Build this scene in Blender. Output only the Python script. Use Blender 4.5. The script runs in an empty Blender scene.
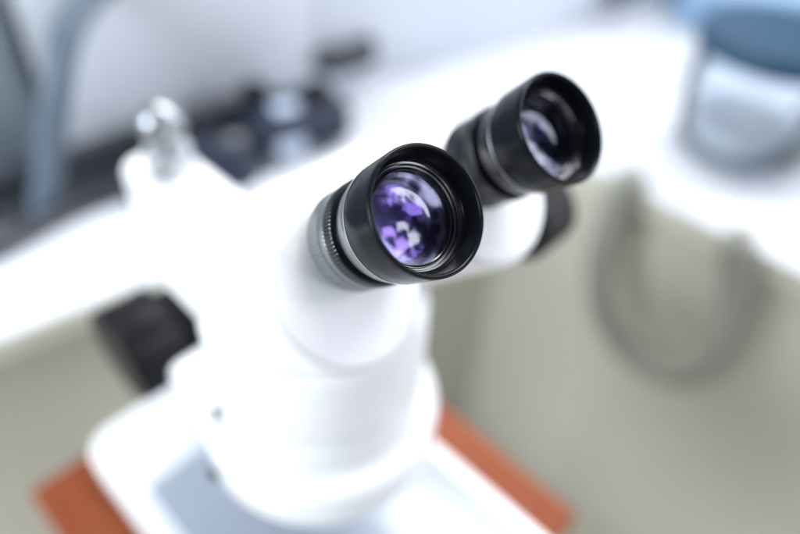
import bpy, bmesh, math, random
from math import pi, sin, cos, radians
from mathutils import Vector, Matrix

random.seed(7)
S = bpy.context.scene
COL = S.collection

# ------------------------------------------------------------------ helpers
def link(name, me, mat, parent=None):
    o = bpy.data.objects.new(name, me)
    COL.objects.link(o)
    if mat is not None:
        if isinstance(mat, (list, tuple)):
            for m in mat: me.materials.append(m)
        else:
            me.materials.append(mat)
    if parent is not None: o.parent = parent
    return o

def finish(bm, name, mat, parent=None, angle=35, smooth=True, normals=True):
    if normals: bmesh.ops.recalc_face_normals(bm, faces=bm.faces[:])
    me = bpy.data.meshes.new(name)
    bm.to_mesh(me); bm.free()
    if smooth:
        for p in me.polygons: p.use_smooth = True
        me.set_sharp_from_angle(angle=radians(angle))
    return link(name, me, mat, parent)

def lathe(bm, prof, seg=96, mat=Matrix(), closed=False, rib=None):
    """revolve (r, z) pairs about z; rib = {index: (count, depth)}"""
    rings = []
    for i, (r, z) in enumerate(prof):
        ring = []
        if r < 1e-7:
            ring = [bm.verts.new(mat @ Vector((0, 0, z)))]
        else:
            for k in range(seg):
                a = 2*pi*k/seg
                rr = r
                if rib and i in rib:
                    n, d = rib[i]
                    w = (k*n/seg) % 1.0
                    rr = r - (d if w >= 0.5 else 0)
                ring.append(bm.verts.new(mat @ Vector((rr*cos(a), rr*sin(a), z))))
        rings.append(ring)
    n = len(rings)
    for i in range(n if closed else n-1):
        A, B = rings[i], rings[(i+1) % n]
        if len(A) == 1 and len(B) == 1: continue
        for k in range(seg):
            k2 = (k+1) % seg
            if len(A) == 1: bm.faces.new((A[0], B[k], B[k2]))
            elif len(B) == 1: bm.faces.new((A[k], B[0], A[k2]))
            else: bm.faces.new((A[k], B[k], B[k2], A[k2]))

def box(bm, x0, x1, y0, y1, z0, z1, bev=0.0, seg=3, mat=Matrix()):
    vs = [bm.verts.new(mat @ Vector(p)) for p in
          ((x0,y0,z0),(x1,y0,z0),(x1,y1,z0),(x0,y1,z0),(x0,y0,z1),(x1,y0,z1),(x1,y1,z1),(x0,y1,z1))]
    fs = [bm.faces.new([vs[i] for i in f]) for f in
          ((3,2,1,0),(4,5,6,7),(0,1,5,4),(1,2,6,5),(2,3,7,6),(3,0,4,7))]
    if bev > 0:
        es = list({e for f in fs for e in f.edges})
        bmesh.ops.bevel(bm, geom=es, offset=bev, segments=seg, profile=0.5, affect='EDGES', clamp_overlap=True)

def prism(bm, pts, lo, hi, axis='x', bev=0.0, seg=4, vert_bev=None):
    """extrude a polygon; axis x: pts are (y,z); axis z: pts are (x,y)"""
    def P(u, v, w): return Vector((w, u, v)) if axis == 'x' else Vector((u, v, w))
    a = [bm.verts.new(P(u, v, lo)) for u, v in pts]
    b = [bm.verts.new(P(u, v, hi)) for u, v in pts]
    fs = [bm.faces.new(a[::-1]), bm.faces.new(b)]
    n = len(pts)
    side = []
    for i in range(n):
        f = bm.faces.new((a[i], a[(i+1) % n], b[(i+1) % n], b[i])); fs.append(f)
        side.append(bm.edges.get((a[i], b[i])))
    if vert_bev:
        r = bmesh.ops.bevel(bm, geom=side, offset=vert_bev, segments=8, profile=0.5, affect='EDGES', clamp_overlap=True)
        if bev > 0:
            zs = (lo, hi)
            es = [e for e in bm.edges if all(any(abs((v.co.x if axis == 'x' else v.co.z)-z) < 1e-6 for z in zs) for v in e.verts)
                  and abs((e.verts[0].co.x if axis == 'x' else e.verts[0].co.z)-(e.verts[1].co.x if axis == 'x' else e.verts[1].co.z)) < 1e-6]
            bmesh.ops.bevel(bm, geom=es, offset=bev, segments=seg, profile=0.5, affect='EDGES', clamp_overlap=True)
    elif bev > 0:
        es = list({e for f in fs for e in f.edges})
        bmesh.ops.bevel(bm, geom=es, offset=bev, segments=seg, profile=0.5, affect='EDGES', clamp_overlap=True)

def catmull(pts, n=10):
    P = [Vector(p) for p in pts]
    P = [2*P[0]-P[1]] + P + [2*P[-1]-P[-2]]
    out = []
    for i in range(1, len(P)-2):
        p0, p1, p2, p3 = P[i-1:i+3]
        for k in range(n):
            t = k/n
            out.append(0.5*((2*p1)+(p2-p0)*t+(2*p0-5*p1+4*p2-p3)*t*t+(3*p1-p0-3*p2+p3)*t**3))
    out.append(P[-2])
    return out

def tube(bm, pts, r, seg=20):
    P = [Vector(p) for p in pts]
    rings = []
    up = None
    for i, p in enumerate(P):
        t = (P[min(i+1, len(P)-1)]-P[max(i-1, 0)]).normalized()
        if up is None:
            up = t.orthogonal().normalized()
        up = (up-t*up.dot(t)).normalized()
        w = t.cross(up)
        rings.append([bm.verts.new(p+r*(cos(2*pi*k/seg)*up+sin(2*pi*k/seg)*w)) for k in range(seg)])
    for A, B in zip(rings, rings[1:]):
        for k in range(seg):
            bm.faces.new((A[k], A[(k+1) % seg], B[(k+1) % seg], B[k]))
    bm.faces.new(rings[0][::-1]); bm.faces.new(rings[-1])

def empty(name, loc, rz, label, cat, group=None):
    o = bpy.data.objects.new(name, None); COL.objects.link(o)
    o.location = loc; o.rotation_euler = (0, 0, rz); o.empty_display_size = 0.02
    o['label'] = label; o['category'] = cat
    if group: o['group'] = group
    return o

def tag(o, label, cat, group=None):
    o['label'] = label; o['category'] = cat
    if group: o['group'] = group
    return o

# ------------------------------------------------------------------ materials
def mat(name, col, rough=0.4, metal=0.0, var=0.06, vscale=60.0, bump=0.0, bscale=400.0, spec=0.5, coat=0.0, rvar=0.08):
    m = bpy.data.materials.new(name); m.use_nodes = True
    nt = m.node_tree; b = nt.nodes['Principled BSDF']
    b.inputs['Metallic'].default_value = metal
    b.inputs['Specular IOR Level'].default_value = spec
    b.inputs['Coat Weight'].default_value = coat
    tc = nt.nodes.new('ShaderNodeTexCoord')
    n = nt.nodes.new('ShaderNodeTexNoise'); n.inputs['Scale'].default_value = vscale; n.inputs['Detail'].default_value = 5
    nt.links.new(tc.outputs['Object'], n.inputs['Vector'])
    mx = nt.nodes.new('ShaderNodeMix'); mx.data_type = 'RGBA'
    mx.inputs[6].default_value = (*[c*(1-var) for c in col], 1)
    mx.inputs[7].default_value = (*[min(1, c*(1+var)) for c in col], 1)
    nt.links.new(n.outputs['Fac'], mx.inputs[0]); nt.links.new(mx.outputs[2], b.inputs['Base Color'])
    mr = nt.nodes.new('ShaderNodeMapRange')
    mr.inputs['To Min'].default_value = max(0.02, rough-rvar); mr.inputs['To Max'].default_value = min(1, rough+rvar)
    nt.links.new(n.outputs['Fac'], mr.inputs['Value']); nt.links.new(mr.outputs['Result'], b.inputs['Roughness'])
    if bump > 0:
        n2 = nt.nodes.new('ShaderNodeTexNoise'); n2.inputs['Scale'].default_value = bscale; n2.inputs['Detail'].default_value = 3
        nt.links.new(tc.outputs['Object'], n2.inputs['Vector'])
        bp = nt.nodes.new('ShaderNodeBump'); bp.inputs['Strength'].default_value = bump; bp.inputs['Distance'].default_value = 0.001
        nt.links.new(n2.outputs['Fac'], bp.inputs['Height']); nt.links.new(bp.outputs['Normal'], b.inputs['Normal'])
    return m

WHITE   = mat('white_enamel', (0.86, 0.865, 0.875), 0.32, var=0.015, bump=0.06, bscale=900, coat=0.15)
RUBBER  = mat('black_rubber', (0.006, 0.007, 0.009), 0.22, var=0.2, vscale=300, bump=0.03, bscale=2500, spec=0.13)
BLACK   = mat('black_anodised', (0.008, 0.008, 0.010), 0.20, var=0.15, vscale=200, bump=0.03, bscale=2500)
RINGBLK = mat('gloss_black_ring', (0.004, 0.004, 0.005), 0.17, var=0.1, spec=0.9, rvar=0.03)
MATTE   = mat('black_interior', (0.006, 0.006, 0.007), 0.7, var=0.1)
COLLAR  = mat('collar_metal', (0.24, 0.26, 0.265), 0.30, metal=0.7, var=0.12, vscale=250)
GREYMET = mat('grey_metal', (0.30, 0.32, 0.34), 0.30, metal=0.85, var=0.12, vscale=250)
SILVER  = mat('satin_silver', (0.62, 0.64, 0.66), 0.38, metal=1.0, var=0.06, vscale=200)
CHROME  = mat('chrome', (0.75, 0.76, 0.78), 0.10, metal=1.0, var=0.02)
KNOB    = mat('knob_black', (0.007, 0.007, 0.009), 0.34, var=0.2, vscale=120, spec=0.2)
STAGE   = mat('stage_plate', (0.34, 0.38, 0.44), 0.3, var=0.04)
BENCH   = mat('bench_white', (0.66, 0.685, 0.73), 0.35, var=0.02, vscale=6)
EDGE    = mat('bench_edge', (0.70, 0.685, 0.59), 0.5, var=0.05, vscale=20)
CAB     = mat('cabinet_white', (0.76, 0.80, 0.86), 0.4, var=0.02, vscale=5)
CABBLUE = mat('cabinet_blue_grey', (0.30, 0.36, 0.41), 0.4, var=0.05, vscale=4)
PIPE    = mat('pipe_blue_grey', (0.10, 0.135, 0.175), 0.4, var=0.05, vscale=30)
HOSE    = mat('hose_grey', (0.33, 0.33, 0.29), 0.6, var=0.08, vscale=40)
CABLE   = mat('cable_dark', (0.028, 0.032, 0.042), 0.45, var=0.2, vscale=60)
NAVY    = mat('slate_blue', (0.020, 0.028, 0.050), 0.5, var=0.3, vscale=50, spec=0.3)
PALEB   = mat('pale_blue', (0.50, 0.58, 0.72), 0.4, var=0.06, vscale=50)
LID     = mat('lid_dark_blue', (0.018, 0.055, 0.10), 0.5, var=0.1, spec=0.25)
BLUE    = mat('blue_card', (0.26, 0.41, 0.58), 0.45, var=0.10, vscale=20)
CAPDARK = mat('cap_dark', (0.02, 0.024, 0.032), 0.45, var=0.1)
GREENGR = mat('bottle_grey_green', (0.42, 0.47, 0.46), 0.35, var=0.06)
POWDER  = mat('grey_powder', (0.76, 0.76, 0.75), 0.7, var=0.10, vscale=40)

def wood():
    m = mat('orange_wood', (0.42, 0.125, 0.035), 0.6, var=0.10, vscale=8, spec=0.25)
    nt = m.node_tree; b = nt.nodes['Principled BSDF']
    tc = [n for n in nt.nodes if n.type == 'TEX_COORD'][0]
    mp = nt.nodes.new('ShaderNodeMapping'); mp.inputs['Scale'].default_value = (60, 4, 4)
    n = nt.nodes.new('ShaderNodeTexNoise'); n.inputs['Scale'].default_value = 2.0; n.inputs['Detail'].default_value = 6
    nt.links.new(tc.outputs['Object'], mp.inputs['Vector']); nt.links.new(mp.outputs['Vector'], n.inputs['Vector'])
    r = nt.nodes.new('ShaderNodeValToRGB')
    r.color_ramp.elements[0].position = 0.3; r.color_ramp.elements[0].color = (0.17, 0.036, 0.010, 1)
    r.color_ramp.elements[1].position = 0.7; r.color_ramp.elements[1].color = (0.28, 0.070, 0.020, 1)
    nt.links.new(n.outputs['Fac'], r.inputs['Fac']); nt.links.new(r.outputs['Color'], b.inputs['Base Color'])
    return m
WOOD = wood()

def floor_mat():
    m = mat('floor_vinyl', (0.55, 0.53, 0.44), 0.35, var=0.10, vscale=3.0, bump=0.05, bscale=60)
    return m
FLOOR = floor_mat()
PANEL   = mat('panel_beige', (0.60, 0.58, 0.50), 0.42, var=0.05, vscale=5)

def lens_mat(name, col, fac, rough=0.0):
    m = bpy.data.materials.new(name); m.use_nodes = True
    nt = m.node_tree; nt.nodes.clear()
    out = nt.nodes.new('ShaderNodeOutputMaterial')
    g = nt.nodes.new('ShaderNodeBsdfGlossy'); g.inputs['Roughness'].default_value = rough
    # interference colour of the coating: shifts with the angle of incidence
    lw = nt.nodes.new('ShaderNodeLayerWeight'); lw.inputs['Blend'].default_value = 0.35
    mx = nt.nodes.new('ShaderNodeMix'); mx.data_type = 'RGBA'
    mx.inputs[6].default_value = (*col, 1); mx.inputs[7].default_value = (0.95, 0.96, 1.0, 1)
    nt.links.new(lw.outputs['Facing'], mx.inputs[0]); nt.links.new(mx.outputs[2], g.inputs['Color'])
    t = nt.nodes.new('ShaderNodeBsdfTransparent'); t.inputs['Color'].default_value = (0.92, 0.92, 1, 1)
    fr = nt.nodes.new('ShaderNodeMapRange')
    fr.inputs['To Min'].default_value = fac; fr.inputs['To Max'].default_value = min(1, fac+0.35)
    pw = nt.nodes.new('ShaderNodeMath'); pw.operation = 'POWER'; pw.inputs[1].default_value = 4
    nt.links.new(lw.outputs['Facing'], pw.inputs[0]); nt.links.new(pw.outputs[0], fr.inputs['Value'])
    ms = nt.nodes.new('ShaderNodeMixShader')
    nt.links.new(fr.outputs['Result'], ms.inputs['Fac'])
    nt.links.new(t.outputs[0], ms.inputs[1]); nt.links.new(g.outputs[0], ms.inputs[2])
    nt.links.new(ms.outputs[0], out.inputs['Surface'])
    return m
LENS1B = lens_mat('lens_dimmed_reflection', (0.85, 0.90, 1.0), 0.04)  # rear eyepiece copies: weaker, bluer reflection set into the coating to darken them
LENS2B = lens_mat('lens_dimmed_blue', (0.62, 0.70, 0.80), 0.07)
LENS1 = lens_mat('lens_coated', (0.80, 0.82, 1.0), 0.08)
LENS2 = lens_mat('lens_coated_violet', (0.62, 0.38, 0.95), 0.17)

def jar_mat():
    m = bpy.data.materials.new('jar_glass'); m.use_nodes = True
    nt = m.node_tree; nt.nodes.clear()
    out = nt.nodes.new('ShaderNodeOutputMaterial')
    t = nt.nodes.new('ShaderNodeBsdfTransparent'); t.inputs['Color'].default_value = (0.94, 0.96, 0.98, 1)
    g = nt.nodes.new('ShaderNodeBsdfGlossy'); g.inputs['Roughness'].default_value = 0.02
    lw = nt.nodes.new('ShaderNodeLayerWeight'); lw.inputs['Blend'].default_value = 0.15
    ms = nt.nodes.new('ShaderNodeMixShader')
    nt.links.new(lw.outputs['Fresnel'], ms.inputs['Fac'])
    nt.links.new(t.outputs[0], ms.inputs[1]); nt.links.new(g.outputs[0], ms.inputs[2])
    nt.links.new(ms.outputs[0], out.inputs['Surface'])
    va = nt.nodes.new('ShaderNodeVolumeAbsorption'); va.inputs['Color'].default_value = (0.40, 0.52, 0.62, 1)
    va.inputs['Density'].default_value = 12
    nt.links.new(va.outputs[0], out.inputs['Volume'])
    return m
GLASS = jar_mat()

# ------------------------------------------------------------------ camera
H = 0.511
r_ = Vector((0.9968, 0.0425, 0.045)); f_ = Vector((0.0, 0.7277, -0.686))
f_.normalize(); r_ = (r_-f_*r_.dot(f_)).normalized(); d_ = f_.cross(r_)
cam = bpy.data.cameras.new('camera'); camo = bpy.data.objects.new('camera', cam); COL.objects.link(camo)
M4 = Matrix.Identity(4)
up = -d_
for i in range(3):
    M4[i][0] = r_[i]; M4[i][1] = up[i]; M4[i][2] = -f_[i]
M4.translation = Vector((0, 0, H))
camo.matrix_world = M4
# make sure "up" points upward
if up.z < 0:
    for i in range(3):
        M4[i][1] = -up[i]
    camo.matrix_world = M4
    d_ = -d_
cam.sensor_width = 36; cam.lens = 29.25
cam.clip_start = 0.005; cam.clip_end = 50
cam.dof.use_dof = True; cam.dof.focus_distance = 0.1985
cam.dof.aperture_fstop = 29.25/12.0
S.camera = camo

# microscope frame: local x across the eyepieces, local y backwards, z up
MX, MY = 0.0312, 0.1795
RZ = math.atan2(0.742, 0.668)
XL = Vector((cos(RZ), sin(RZ), 0)); YB = Vector((-sin(RZ), cos(RZ), 0))
def W(l, b, z): return Vector((MX, MY, 0))+XL*l+YB*b+Vector((0, 0, z))

WA = -math.atan(0.2)                      # the back wall line runs a little off the microscope axes
CX = Matrix.Rotation(WA, 3, 'Z') @ XL; CY = Matrix.Rotation(WA, 3, 'Z') @ YB
def WB(l, off, z): return W(l, 0.71-0.2*l-off, z)

# ------------------------------------------------------------------ setting
FZ = -0.80
bm = bmesh.new()
v = [bm.verts.new(p) for p in ((-6, -6, FZ), (6, -6, FZ), (6, 6, FZ), (-6, 6, FZ))]
bm.faces.new(v)
fl = finish(bm, 'floor', FLOOR, smooth=False); fl['kind'] = 'structure'

# ------------------------------------------------------------------ stand with the orange top
T0 = -0.022
stand = empty('side_table', W(-0.01, 0.122, FZ), RZ, 'small side table with an orange wooden top under the white microscope', 'table')
bm = bmesh.new(); box(bm, -0.155, 0.155, -0.165, 0.165, T0-FZ, -FZ, 0.004, 3)
finish(bm, 'tabletop', WOOD, stand)
bm = bmesh.new(); lathe(bm, [(0, 0.04), (0.028, 0.04), (0.028, T0-FZ-0.012), (0.10, T0-FZ-0.012), (0.10, T0-FZ-0.001), (0, T0-FZ-0.001)], 40)
finish(bm, 'pedestal', GREYMET, stand)
for k in range(4):
    bm = bmesh.new()
    R = Matrix.Rotation(pi/4+k*pi/2, 4, 'Z')
    box(bm, 0.0, 0.30, -0.022, 0.022, 0.004, 0.039, 0.008, 3, R)
    finish(bm, 'foot', WHITE, stand)

# ------------------------------------------------------------------ microscope
ms = empty('stereo_microscope', W(0, 0, 0), RZ, 'white stereo microscope with two black eyepieces standing on the orange tabletop', 'microscope')

# base
bm = bmesh.new()
prism(bm, [(-0.118, 0.275), (-0.118, -0.08), (-0.07, -0.115), (0.055, -0.115), (0.093, -0.08), (0.093, 0.275)], 0.001, 0.032, 'z', bev=0.006, seg=4, vert_bev=0.03)
base = finish(bm, 'base', WHITE, ms)
bm = bmesh.new(); lathe(bm, [(0, 0.0345), (0.0475, 0.0345), (0.048, 0.0341), (0.048, 0.0305), (0, 0.0305)], 64, Matrix.Translation((-0.012, 0.093, 0)))
finish(bm, 'stage_plate', STAGE, base)
bm = bmesh.new(); prism(bm, [(-0.100, 0.203), (-0.100, -0.07), (0.083, -0.07), (0.083, 0.203)], 0.0305, 0.0328, 'z', bev=0.0008, seg=2, vert_bev=0.006)
finish(bm, 'stage_sheet', STAGE, base)

# column with chrome cap
bm = bmesh.new(); lathe(bm, [(0.030, 0.030), (0.032, 0.034), (0.032, 0.046), (0.028, 0.05), (0.016, 0.052), (0.016, 0.258), (0.015, 0.260), (0, 0.260)], 48, Matrix.Translation((0.012, 0.273, 0)))
column = finish(bm, 'column', SILVER, ms)
bm = bmesh.new()
prof = [(0.008, 0.258), (0.008, 0.264)]+[(0.0155*sin(a), 0.278-0.0155*cos(a)) for a in [0.5+(pi-0.5)*k/14 for k in range(15)]]
prof[-1] = (0, prof[-1][1])
lathe(bm, prof, 40, Matrix.Translation((0.012, 0.273, 0)))
finish(bm, 'column_cap', GREYMET, column)

# focusing block around the column
bm = bmesh.new()
prism(bm, [(-0.012, 0.312), (-0.012, 0.168), (0.036, 0.168), (0.036, 0.312)], 0.105, 0.240, 'z', bev=0.008, seg=4, vert_bev=0.016)
fb = finish(bm, 'focus_block', WHITE, ms)
# focus knobs
def ribbed(bm, prof, M, n=48, ribs=(), seg=192, depth=0.0008):
    lathe(bm, prof, seg, M, rib={i: (n, depth) for i in ribs})
for s in (-1, 1):
    bm = bmesh.new()
    Rk = Matrix.Translation((0.012+s*0.025, 0.211, 0.168)) @ Matrix.Rotation(s*pi/2, 4, 'Y')
    ribbed(bm, [(0.012, -0.003), (0.012, 0.004), (0.024, 0.005), (0.0265, 0.007), (0.0265, 0.026), (0.0255, 0.028), (0.0220, 0.029), (0.0225, 0.031), (0.0325, 0.032), (0.034, 0.034), (0.034, 0.066), (0.032, 0.069), (0.020, 0.070), (0, 0.0695)], Rk, 44, (3, 4, 9, 10))
    finish(bm, 'focus_knob', KNOB, ms, angle=25)

# holder ring and arm
bm = bmesh.new()
AX = Matrix.Translation((-0.008, 0.093, 0))
def rr(r0, r1, z0, z1, b, n=5):
    p = []
    for (cx, cz, a0) in ((r1-b, z1-b, pi/2), (r1-b, z0+b, 0)):
        for k in range(n+1):
            a = a0-(pi/2)*k/n
            p.append((cx+b*cos(a), cz+b*sin(a)))
    return [(r0, z1)]+p+[(r0, z0)]
lathe(bm, rr(0.050, 0.0715, 0.146, 0.181, 0.007), 128, AX, closed=True)
holder = finish(bm, 'holder_ring', WHITE, ms)
bm = bmesh.new(); box(bm, -0.066, 0.045, 0.128, 0.178, 0.1485, 0.1785, 0.008, 4)
finish(bm, 'holder_arm', WHITE, ms)
for (l, b, z, ra) in ((-0.0635, 0.106, 0.152, 0.070), (-0.0530, 0.110, 0.197, 0.0592)):
    d = Vector((l, b-0.093, 0)).normalized()
    R = Matrix.Translation(Vector((-0.008, 0.093, z))+d*ra) @ d.to_track_quat('Z', 'Y').to_matrix().to_4x4()
    bm = bmesh.new(); lathe(bm, [(0.003, 0), (0.0042, 0.002), (0.0042, 0.005), (0.004, 0.006), (0, 0.006)], 24, R)
    finish(bm, 'clamp_screw', KNOB, ms)

# zoom body and objective
bm = bmesh.new()
lathe(bm, [(0.0, 0.100), (0.047, 0.100), (0.049, 0.102), (0.049, 0.178), (0.056, 0.183), (0.0590, 0.187), (0.0605, 0.192), (0.0605, 0.208), (0.0600, 0.210), (0.0590, 0.2112), (0.0600, 0.2124), (0.0605, 0.215), (0.0605, 0.262), (0.058, 0.270), (0.050, 0.276), (0.030, 0.278)], 128, AX)
finish(bm, 'zoom_body', WHITE, ms, angle=50)
bm = bmesh.new()
lathe(bm, [(0.0, 0.074), (0.026, 0.0745), (0.031, 0.074), (0.033, 0.072), (0.0345, 0.074), (0.0345, 0.099), (0.030, 0.101)], 96, AX)
finish(bm, 'objective', BLACK, ms)

# head
bm = bmesh.new()
sec = [(0.062, 0.340), (0.112, 0.329), (0.156, 0.288), (0.164, 0.268), (0.150, 0.260), (0.110, 0.264), (0.066, 0.272), (0.052, 0.300)]
prism(bm, sec, -0.062, 0.074, 'x', bev=0.016, seg=8)
finish(bm, 'head', WHITE, ms, angle=60)

# prism housings: cylinders along the eyepiece axis
RA = Matrix.Rotation(radians(-1.5), 4, 'Z') @ Matrix.Rotation(pi/4, 4, 'X')
HALF = 0.0357
EY = [(-HALF+0.0008, 0.0, 0.3904), (HALF+0.0002, 0.0, 0.3904)]
for (ex, ey, ez), off in zip(EY, ((-0.009, 0.013), (0.003, 0.013))):
    bm = bmesh.new()
    A = Matrix.Translation((ex, ey, ez)) @ RA @ Matrix.Translation((off[0], -off[1], -0.052))
    R = 0.0335
    prof = [(0, 0.0), (R-0.006, 0.0)]+[(R-0.006+0.006*sin(a), -0.006+0.006*cos(a)) for a in [pi/2*k/6 for k in range(1, 7)]]+[(R, -0.060), (0, -0.062)]
    lathe(bm, prof, 128, A)
    ph = finish(bm, 'prism_housing', WHITE, ms, angle=50)
# thumb screw between the tubes
bm = bmesh.new()
A = Matrix.Translation(EY[0]) @ RA @ Matrix.Translation((0.030, -0.018, -0.060))
lathe(bm, [(0.003, -0.01), (0.003, 0.002), (0.0045, 0.003), (0.0045, 0.010), (0.004, 0.011), (0, 0.011)], 24, A)
finish(bm, 'thumb_screw', KNOB, ms)
# clamp knob at the side of the head
bm = bmesh.new()
Rk = Matrix.Translation((0.070, 0.050, 0.278)) @ Matrix.Rotation(pi/2, 4, 'Y')
ribbed(bm, [(0.009, -0.012), (0.009, 0.030), (0.021, 0.031), (0.0245, 0.033), (0.0245, 0.060), (0.022, 0.062), (0, 0.0615)], Rk, 30, (3, 4), seg=120)
finish(bm, 'clamp_knob', KNOB, ms, angle=25)

# eyepieces (origin at the rim, axis +z towards the eye)
mm = 0.001
def sc(p): return [(r*mm, z*mm) for r, z in p]
ep = bpy.data.objects.new('eyepiece', None)
bm = bmesh.new()
lathe(bm, sc([(17.6, -12.5), (18.3, -17.7), (19.9, -17.75), (19.95, -18.3), (19.5, -21.5), (18.6, -25.0), (18.1, -26.2), (17.0, -26.7), (15.9, -27.0), (15.7, -27.6), (15.7, -29.2), (14, -29.6), (14, -48), (15.6, -48.2), (15.6, -70)]), 128)
ep = finish(bm, 'eyepiece', GREYMET, ms)
def rim_profile():
    o = [(18.05, -17.0), (19.9, -17.0), (20.25, -16.7), (20.45, -16.1), (20.75, -9), (20.95, -4.0), (21.05, -2.4), (21.05, -1.2)]
    c = [(20.2+0.85*cos(a), -1.0+1.0*sin(a)) for a in [pi*k/8 for k in range(0, 9)]]
    i = [(19.2, -1.9), (18.95, -4.0), (18.55, -6.6), (18.45, -7.2), (18.05, -7.6), (18.05, -8.5)]
    return o+c+i
bm = bmesh.new(); lathe(bm, sc(rim_profile()), 160, closed=True)
finish(bm, 'eyecup', RUBBER, ep, angle=40)
bm = bmesh.new(); lathe(bm, sc([(18.4, -17.0), (20.0, -17.0), (20.35, -17.1), (20.4, -17.35), (20.2, -17.55), (18.4, -17.6)]), 160, closed=True)
finish(bm, 'trim_ring', SILVER, ep)
bm = bmesh.new()
lathe(bm, sc([(18.0, -7.9), (17.68, -7.8), (17.52, -8.0), (17.43, -8.6), (17.11, -8.7), (17.01, -8.5), (16.85, -8.55), (16.72, -9.4), (16.28, -9.6), (16.15, -9.3), (15.96, -9.35), (15.83, -10.0), (15.64, -10.4), (15.38, -10.2), (15.19, -10.35), (15.03, -10.9), (15.0, -12.2), (15.0, -14), (14.0, -14.2), (14.0, -18), (12.65, -18.3), (12.65, -26), (10.73, -26.3), (10.73, -44), (0, -44)]), 160)
finish(bm, 'retaining_ring', RINGBLK, ep, angle=30)
def cap(R, ap, zc, n=14, sgn=1):
    th = math.asin(ap/R)
    return [(R*sin(th*k/n), zc+sgn*(R*cos(th*k/n)-R)) for k in range(n+1)]
bm = bmesh.new()
lathe(bm, sc(cap(31, 14.95, -8.1)+[(14.95, -12.2)]+cap(66, 14.95, -14.0, sgn=-1)[::-1]), 128)
finish(bm, 'eye_lens', LENS1, ep)
bm = bmesh.new()
lathe(bm, sc(cap(38, 13.9, -15.2)+[(13.9, -18.2)]+cap(45, 13.9, -20.4, sgn=-1)[::-1]), 128)
finish(bm, 'inner_lens', LENS2, ep)
bm = bmesh.new()
ribbed(bm, sc([(15.6, -29.2), (18.9, -29.3), (19.4, -29.8), (19.4, -34.6), (18.8, -35.1), (15.6, -35.2)]), Matrix(), 90, (2, 3), seg=360, depth=0.0003)
finish(bm, 'grip_ring', BLACK, ep, angle=25)
bm = bmesh.new()
ribbed(bm, sc([(15.6, -35.4), (18.4, -35.5), (18.7, -35.9), (18.8, -38.6), (18.3, -38.9), (18.3, -39.4), (18.9, -39.7), (19.2, -47.5), (18.8, -48.1), (15.6, -48.2)]), Matrix(), 80, (6, 7), seg=320, depth=0.00025)
finish(bm, 'diopter_ring', COLLAR, ep, angle=25)
ep.matrix_local = Matrix.Translation(EY[0]) @ RA
e2 = ep.copy(); COL.objects.link(e2); e2.parent = ms
e2.data = ep.data.copy(); e2.data.materials[0] = BLACK
e2.matrix_local = Matrix.Translation(EY[1]) @ RA @ Matrix.Rotation(0.4, 4, 'Z')
for ch in list(ep.children):
    c = ch.copy(); COL.objects.link(c); c.parent = e2
    if c.name.startswith('eye_lens') or c.name.startswith('inner_lens'):
        c.data = c.data.copy(); c.data.materials[0] = LENS1B if c.name.startswith('eye') else LENS2B
    if c.name.startswith('diopter'):
        c.data = c.data.copy(); c.data.materials[0] = BLACK

# ------------------------------------------------------------------ bench (L-shaped), in microscope-aligned axes
BZ = 0.0
bench = empty('lab_bench', W(0.0, 0.9, FZ), RZ, 'white L-shaped laboratory bench with a pale beige edge behind the microscope', 'bench')
def bl(l, b): return (l, b-0.9)
EB = lambda l: 0.447-0.17*l
Lpts = [bl(-1.6, EB(-1.6)), bl(0.595, EB(0.595)), bl(0.595, -1.6), bl(1.45, -1.6), bl(1.45, 1.30), bl(-1.6, 1.30)]
bm = bmesh.new(); prism(bm, Lpts, BZ-FZ-0.030, BZ-FZ, 'z', bev=0.002, seg=2)
finish(bm, 'benchtop', BENCH, bench)
bm = bmesh.new()
e = 0.003
prism(bm, [bl(-1.6, EB(-1.6)-e), bl(0.595-e, EB(0.595)-e), bl(0.595-e, -1.6), bl(0.595, -1.6), bl(0.595, EB(0.595)), bl(-1.6, EB(-1.6))], BZ-FZ-0.029, BZ-FZ-0.003, 'z')
finish(bm, 'edge_band', EDGE, bench, smooth=False)
bm = bmesh.new(); prism(bm, [bl(-1.58, EB(-1.58)+0.03), bl(0.623, EB(0.623)+0.03), bl(0.623, EB(0.623)+0.05), bl(-1.58, EB(-1.58)+0.05)], 0.0, BZ-FZ-0.031, 'z', bev=0.001, seg=1)
finish(bm, 'back_panel', PANEL, bench)
bm = bmesh.new(); x0, y0 = bl(0.625, -1.58); x1, y1 = bl(0.645, EB(0.625)+0.05); box(bm, x0, x1, y0, y1, 0.0, BZ-FZ-0.031, 0.001, 1)
finish(bm, 'side_panel', PANEL, bench)
for (l, b) in ((-1.5, 0.85), (-1.5, 1.2), (0.75, 1.2), (1.35, 1.2), (1.35, -1.4), (0.75, -1.4)):
    bm = bmesh.new(); x, y = bl(l, b); box(bm, x-0.025, x+0.025, y-0.025, y+0.025, 0.0, BZ-FZ-0.031, 0.003, 2)
    finish(bm, 'leg', GREYMET, bench)

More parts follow.
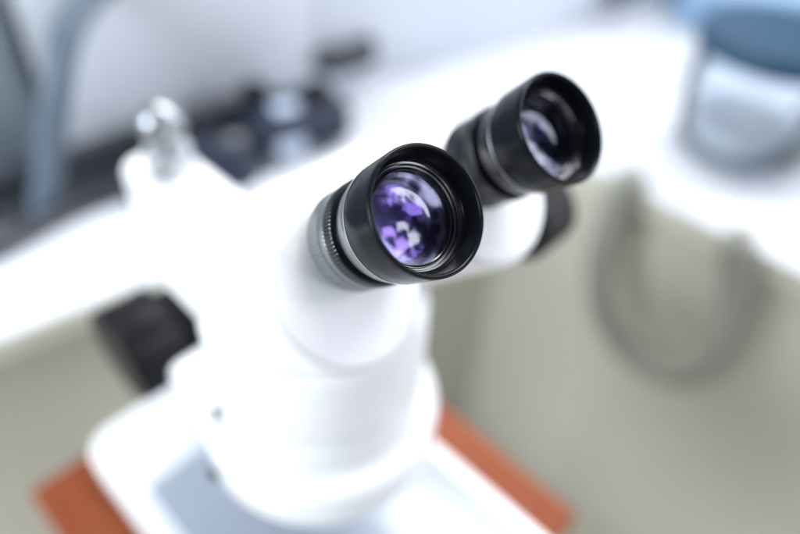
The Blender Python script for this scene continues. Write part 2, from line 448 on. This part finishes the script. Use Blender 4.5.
# white cabinet standing at the back of the bench
cab = empty('wall_cabinet', WB(0.4, -0.02, BZ), RZ+WA, 'long white cupboard with plain doors standing along the back of the bench', 'cupboard')
bm = bmesh.new(); box(bm, -0.335, 1.3, 0.0, 0.18, 0.001, 0.7, 0.003, 2)
finish(bm, 'carcass', CAB, cab)
ray = r_*((338-400)/650)+d_*((56-267)/650)+f_
hq = Vector((0, 0, H))+ray*((WB(0.4, 0, 0)-Vector((0, 0, H))).dot(CY)/ray.dot(CY))
HX, HZ = (hq-WB(0.4, -0.02, BZ)).dot(CX), hq.z-BZ
for k in range(1, 3):
    x = HX-0.03-0.62+k*0.62
    bm = bmesh.new(); box(bm, max(x, -0.334), min(x+0.612, 1.299), -0.018, -0.001, 0.002, 0.69, 0.003, 2)
    dr = finish(bm, 'door', CAB, cab)
    bm = bmesh.new(); tube(bm, [(x+0.005, -0.0175, HZ), (x+0.01, -0.032, HZ), (x+0.075, -0.032, HZ), (x+0.08, -0.0175, HZ)], 0.021, 12)
    finish(bm, 'handle', CAPDARK, dr)
bm = bmesh.new(); box(bm, -0.334, HX-0.033, -0.018, -0.001, 0.002, 0.69, 0.003, 2); finish(bm, 'door', CAB, cab)
# blue-grey cabinet at the left
cb = empty('metal_locker', WB(0.06, -0.012, BZ), RZ+WA, 'blue-grey metal cabinet behind the bent pipe on the bench', 'cabinet')
bm = bmesh.new(); box(bm, -0.86, 0.0, 0.0, 0.34, 0.001, 0.75, 0.006, 2)
finish(bm, 'carcass', CABBLUE, cb)
for x in (-0.853, -0.433):
    bm = bmesh.new(); box(bm, x, x+0.4175, -0.016, -0.001, 0.012, 0.74, 0.004, 2)
    finish(bm, 'door', CABBLUE, cb)

# pixel -> point on a plane of constant z (build-time placement of real objects)
def px(u, v, z):
    ray = r_*((u-400)/650)+d_*((v-267)/650)+f_
    t = (z-H)/ray.z
    return Vector((0, 0, H))+ray*t

# bent pipe
bm = bmesh.new()
base_p = px(40, 215, BZ)
def at_b(u, v, b):
    ray = r_*((u-400)/650)+d_*((v-267)/650)+f_
    o = Vector((0, 0, H)); n = YB
    t = (W(0, b, 0)-o).dot(n)/ray.dot(n)
    return o+ray*t
pb = 0.62
pts = [at_b(44, 205, pb), at_b(50, 150, pb), at_b(56, 90, pb), at_b(64, 45, pb+0.01), at_b(80, 10, pb+0.03), at_b(120, -30, pb+0.06), at_b(190, -50, pb+0.1)]
q0 = Vector((pts[0].x, pts[0].y, BZ+0.001))
tube(bm, catmull([q0]+pts, 8), 0.0165, 20)
pp = tag(finish(bm, 'bent_pipe', PIPE), 'thick grey-blue bent pipe rising from the bench beside the dark cables', 'pipe')

# hose loop hanging from the bench edge
bm = bmesh.new()
hp = [px(640, 100, 0.0)]
def at_l(u, v, l):
    ray = r_*((u-400)/650)+d_*((v-267)/650)+f_
    o = Vector((0, 0, H))
    t = (W(l, 0, 0)-o).dot(XL)/ray.dot(XL)
    return o+ray*t
hl = 0.570
hp = [at_l(630, 178, hl), at_l(614, 212, hl), at_l(600, 255, hl-0.01), at_l(603, 310, hl-0.02), at_l(630, 352, hl-0.02), at_l(672, 374, hl-0.02), at_l(710, 365, hl-0.02), at_l(731, 325, hl-0.01), at_l(738, 275, hl), at_l(740, 240, hl+.005)]
def inside(p, dz):
    q = p-W(0, 0, 0)
    return W(0.632, q.dot(YB), min(q.z, -0.02)-dz)
hp = [inside(hp[0], 0.045)]+hp+[inside(hp[-1], 0.045)]
tube(bm, catmull(hp, 10), 0.0195, 20)
tag(finish(bm, 'hose', HOSE), 'thick grey hose hanging in a loop below the bench edge', 'hose')

# dark cables along the back bench
cabs = [([(-0.75, 0.07), (-0.35, 0.050), (-0.10, 0.045), (0.08, 0.026), (0.20, 0.022), (0.34, 0.022)], 0.014, 0, 'cable nearest the cupboard of the dark cables on the back bench'),
        ([(-0.75, 0.14), (-0.35, 0.115), (-0.10, 0.095), (0.04, 0.066), (0.10, 0.062), (0.145, 0.06)], 0.012, 0, 'middle one of the dark cables running along the back bench'),
        ([(-0.75, 0.20), (-0.35, 0.175), (-0.10, 0.148), (0.02, 0.112), (0.08, 0.105), (0.13, 0.105)], 0.010, 0, 'dark cable nearest the front edge of the back bench')]
cabs.append(([(-0.75, 0.105), (-0.35, 0.082), (-0.10, 0.070), (0.08, 0.046), (0.20, 0.030), (0.34, 0.026)], 0.013, 0.026, 'dark cable lying on top of the other cables by the cupboard'))
for pl, r, zb, lab in cabs:
    bm = bmesh.new()
    tube(bm, catmull([WB(l, o, BZ+zb+r+0.001+0.004*abs(sin(9*l))) for l, o in pl], 10), r, 16)
    tag(finish(bm, 'cable', CABLE), lab, 'cable', 'dark cables on the back bench')

# instrument with knobs behind the column
p = W(0.165, 0.560, BZ)
bm = bmesh.new()
random.seed(11)
ph = [random.uniform(0, 6.28) for _ in range(12)]
N1, N2 = 72, 26
rows = []
for jn in range(N2+1):
    t = jn/N2
    row = []
    for k in range(N1):
        a = 2*pi*k/N1
        edge = 1+0.16*sin(2*a+ph[0])+0.11*sin(3*a+ph[1])+0.06*sin(5*a+ph[2])
        rr_ = (t**0.8)*edge
        x = 0.074*rr_*cos(a); y = 0.048*rr_*sin(a)
        fold = 0.5+0.5*sin(70*x+35*y+ph[3]+2*sin(40*y+ph[4]))
        fold2 = 0.5+0.5*sin(-45*x+90*y+ph[5]+1.5*sin(60*x+ph[6]))
        h = (1-t**2.2)*(0.045+0.034*fold+0.024*fold2)+0.002
        row.append(bm.verts.new((x, y, h)))
    rows.append(row)
top = rows[0]
for A, B in zip(rows, rows[1:]):
    for k in range(N1):
        bm.faces.new((A[k], A[(k+1) % N1], B[(k+1) % N1], B[k]))
low = [bm.verts.new((v.co.x, v.co.y, 0.0)) for v in rows[-1]]
for k in range(N1):
    bm.faces.new((rows[-1][k], rows[-1][(k+1) % N1], low[(k+1) % N1], low[k]))
bm.faces.new(low[::-1])
bmesh.ops.remove_doubles(bm, verts=rows[0], dist=1e-5)
cl = finish(bm, 'cloth', NAVY, angle=80)
cl.location = (p.x, p.y, BZ+0.001); cl.rotation_euler = (0, 0, RZ+WA)
tag(cl, 'crumpled dark navy cloth lying by the cables left of the bench instrument', 'cloth')
p = W(0.315, 0.530, BZ)
inst = empty('instrument', (p.x, p.y, BZ+0.001), RZ+WA, 'slate blue bench instrument with black knobs behind the microscope head', 'instrument')
bm = bmesh.new(); box(bm, -0.062, 0.075, -0.03, 0.06, 0.006, 0.066, 0.014, 3); finish(bm, 'case', NAVY, inst)
bm = bmesh.new(); box(bm, -0.045, -0.005, -0.036, -0.0302, 0.016, 0.040, 0.002, 2); finish(bm, 'front_panel', PALEB, inst)
bm = bmesh.new(); box(bm, -0.030, 0.002, -0.012, 0.018, 0.0663, 0.070, 0.0015, 2); finish(bm, 'top_panel', PALEB, inst)
for x, y in ((0.034, 0.002), (-0.040, 0.040)):
    bm = bmesh.new(); ribbed(bm, [(0.017, 0.0662), (0.018, 0.068), (0.017, 0.088), (0.015, 0.090), (0, 0.090)], Matrix.Translation((x, y, 0)), 24, (1, 2), seg=96)
    finish(bm, 'knob', KNOB, inst)

# glass jar on the right-hand bench
p = px(730, 144, BZ)
jar = empty('glass_jar', (p.x, p.y, BZ+0.001), 0, 'big clear round glass jar with a dark blue lid on the right bench', 'jar')
jar.scale = (1.3, 1.3, 1.12)
bm = bmesh.new()
outer = [(0, 0), (0.052, 0.0), (0.059, 0.003), (0.066, 0.022), (0.072, 0.060), (0.0735, 0.085), (0.072, 0.110), (0.068, 0.128), (0.066, 0.134), (0.066, 0.146)]
inner = [(0.060, 0.146), (0.060, 0.134), (0.062, 0.126), (0.065, 0.109), (0.0665, 0.085), (0.065, 0.060), (0.059, 0.024), (0.052, 0.009), (0, 0.007)]
lathe(bm, outer+inner, 80)
finish(bm, 'jar_body', GLASS, jar, angle=50)
bm = bmesh.new(); lathe(bm, [(0, 0.0075), (0.0515, 0.0095), (0.0580, 0.0245), (0.0605, 0.040), (0.03, 0.046), (0, 0.043)], 48)
finish(bm, 'contents', POWDER, jar, angle=50)
bm = bmesh.new(); lathe(bm, [(0.0668, 0.130), (0.0765, 0.130), (0.078, 0.132), (0.078, 0.150), (0.076, 0.153), (0, 0.154), (0, 0.1475), (0.0668, 0.147)], 80, closed=True)
finish(bm, 'lid', LID, jar)

# bottle at the right edge
p = px(793, 160, BZ)
bt = empty('bottle', (p.x, p.y, BZ+0.001), 0, 'grey-green bottle with a dark cap standing right of the glass jar', 'bottle')
bm = bmesh.new(); lathe(bm, [(0, 0), (0.026, 0), (0.028, 0.002), (0.028, 0.044), (0.024, 0.052), (0.018, 0.055), (0.018, 0.06), (0, 0.06)], 48); finish(bm, 'bottle_body', GREENGR, bt)
bm = bmesh.new(); ribbed(bm, [(0.024, 0.0605), (0.0245, 0.062), (0.0245, 0.084), (0.023, 0.086), (0, 0.086)], Matrix(), 30, (1, 2), seg=120); finish(bm, 'cap', CAPDARK, bt, angle=25)

# blue box behind the jar
p = px(745, 30, BZ)
bx = empty('storage_box', (p.x, p.y, BZ+0.001), radians(-4), 'long blue storage box lying on the bench behind the glass jar', 'box')
bm = bmesh.new(); box(bm, -0.13, 0.26, -0.03, 0.16, 0.0, 0.055, 0.004, 2); finish(bm, 'tray', BLUE, bx)
bm = bmesh.new(); box(bm, -0.134, 0.264, -0.034, 0.164, 0.0555, 0.075, 0.004, 2); finish(bm, 'lid', BLUE, bx)

# ------------------------------------------------------------------ light
w = bpy.data.worlds.new('World'); S.world = w; w.use_nodes = True
nt = w.node_tree; nt.nodes.clear()
out = nt.nodes.new('ShaderNodeOutputWorld'); bg = nt.nodes.new('ShaderNodeBackground')
tc = nt.nodes.new('ShaderNodeTexCoord')
# light grey-blue room light with an irregular brighter view (sky and foliage) towards the window side
nz = nt.nodes.new('ShaderNodeTexNoise'); nz.inputs['Scale'].default_value = 1.9; nz.inputs['Detail'].default_value = 3.0; nz.inputs['Roughness'].default_value = 0.5
of = nt.nodes.new('ShaderNodeVectorMath'); of.operation = 'ADD'; of.inputs[1].default_value = (1.7, 7.3, 2.2)
nt.links.new(tc.outputs['Generated'], of.inputs[0]); nt.links.new(of.outputs[0], nz.inputs['Vector'])
rp = nt.nodes.new('ShaderNodeValToRGB')
cr = rp.color_ramp
cr.elements[0].position = 0.47; cr.elements[0].color = (0.03, 0.03, 0.04, 1)
cr.elements[1].position = 0.59; cr.elements[1].color = (8.6, 8.9, 9.5, 1)
e = cr.elements.new(0.54); e.color = (0.5, 0.5, 0.9, 1)
nt.links.new(nz.outputs['Fac'], rp.inputs['Fac'])
dt = nt.nodes.new('ShaderNodeVectorMath'); dt.operation = 'DOT_PRODUCT'
wd = Vector((0.92, 0.14, 0.36)).normalized(); dt.inputs[1].default_value = wd
nt.links.new(tc.outputs['Generated'], dt.inputs[0])
mr = nt.nodes.new('ShaderNodeMapRange'); mr.interpolation_type = 'SMOOTHSTEP'
mr.inputs['From Min'].default_value = 0.66; mr.inputs['From Max'].default_value = 0.80
nt.links.new(dt.outputs['Value'], mr.inputs['Value'])
mx = nt.nodes.new('ShaderNodeMix'); mx.data_type = 'RGBA'
mx.inputs[6].default_value = (0.22, 0.245, 0.285, 1)
nt.links.new(mr.outputs['Result'], mx.inputs[0]); nt.links.new(rp.outputs['Color'], mx.inputs[7])
nt.links.new(mx.outputs[2], bg.inputs['Color']); bg.inputs['Strength'].default_value = 0.8
nt.links.new(bg.outputs[0], out.inputs['Surface'])

def area(name, loc, target, sx, sy, power, col=(1, 1, 1)):
    l = bpy.data.lights.new(name, 'AREA'); l.shape = 'RECTANGLE'; l.size = sx; l.size_y = sy; l.energy = power; l.color = col
    o = bpy.data.objects.new(name, l); COL.objects.link(o); o.location = loc
    o.rotation_euler = (Vector(target)-Vector(loc)).to_track_quat('-Z', 'Y').to_euler()
    return o
area('ceiling_lamp', (0.2, 1.35, 2.1), (0.05, 0.5, 0), 1.6, 0.6, 54, (1.0, 0.99, 0.97))
area('left_fill_lamp', (-1.75, -0.75, 1.05), (0.4, 0.6, -0.2), 1.2, 1.0, 62, (0.86, 0.93, 1.0))  # added fill lamp from behind left, brightens the right bench panel

# ------------------------------------------------------------------ render settings
S.view_settings.view_transform = 'Standard'; S.view_settings.look = 'None'
S.view_settings.exposure = 0.27; S.view_settings.gamma = 1.0
S.cycles.use_denoising = True
S.cycles.max_bounces = 10; S.cycles.transparent_max_bounces = 24
S.cycles.sample_clamp_indirect = 8
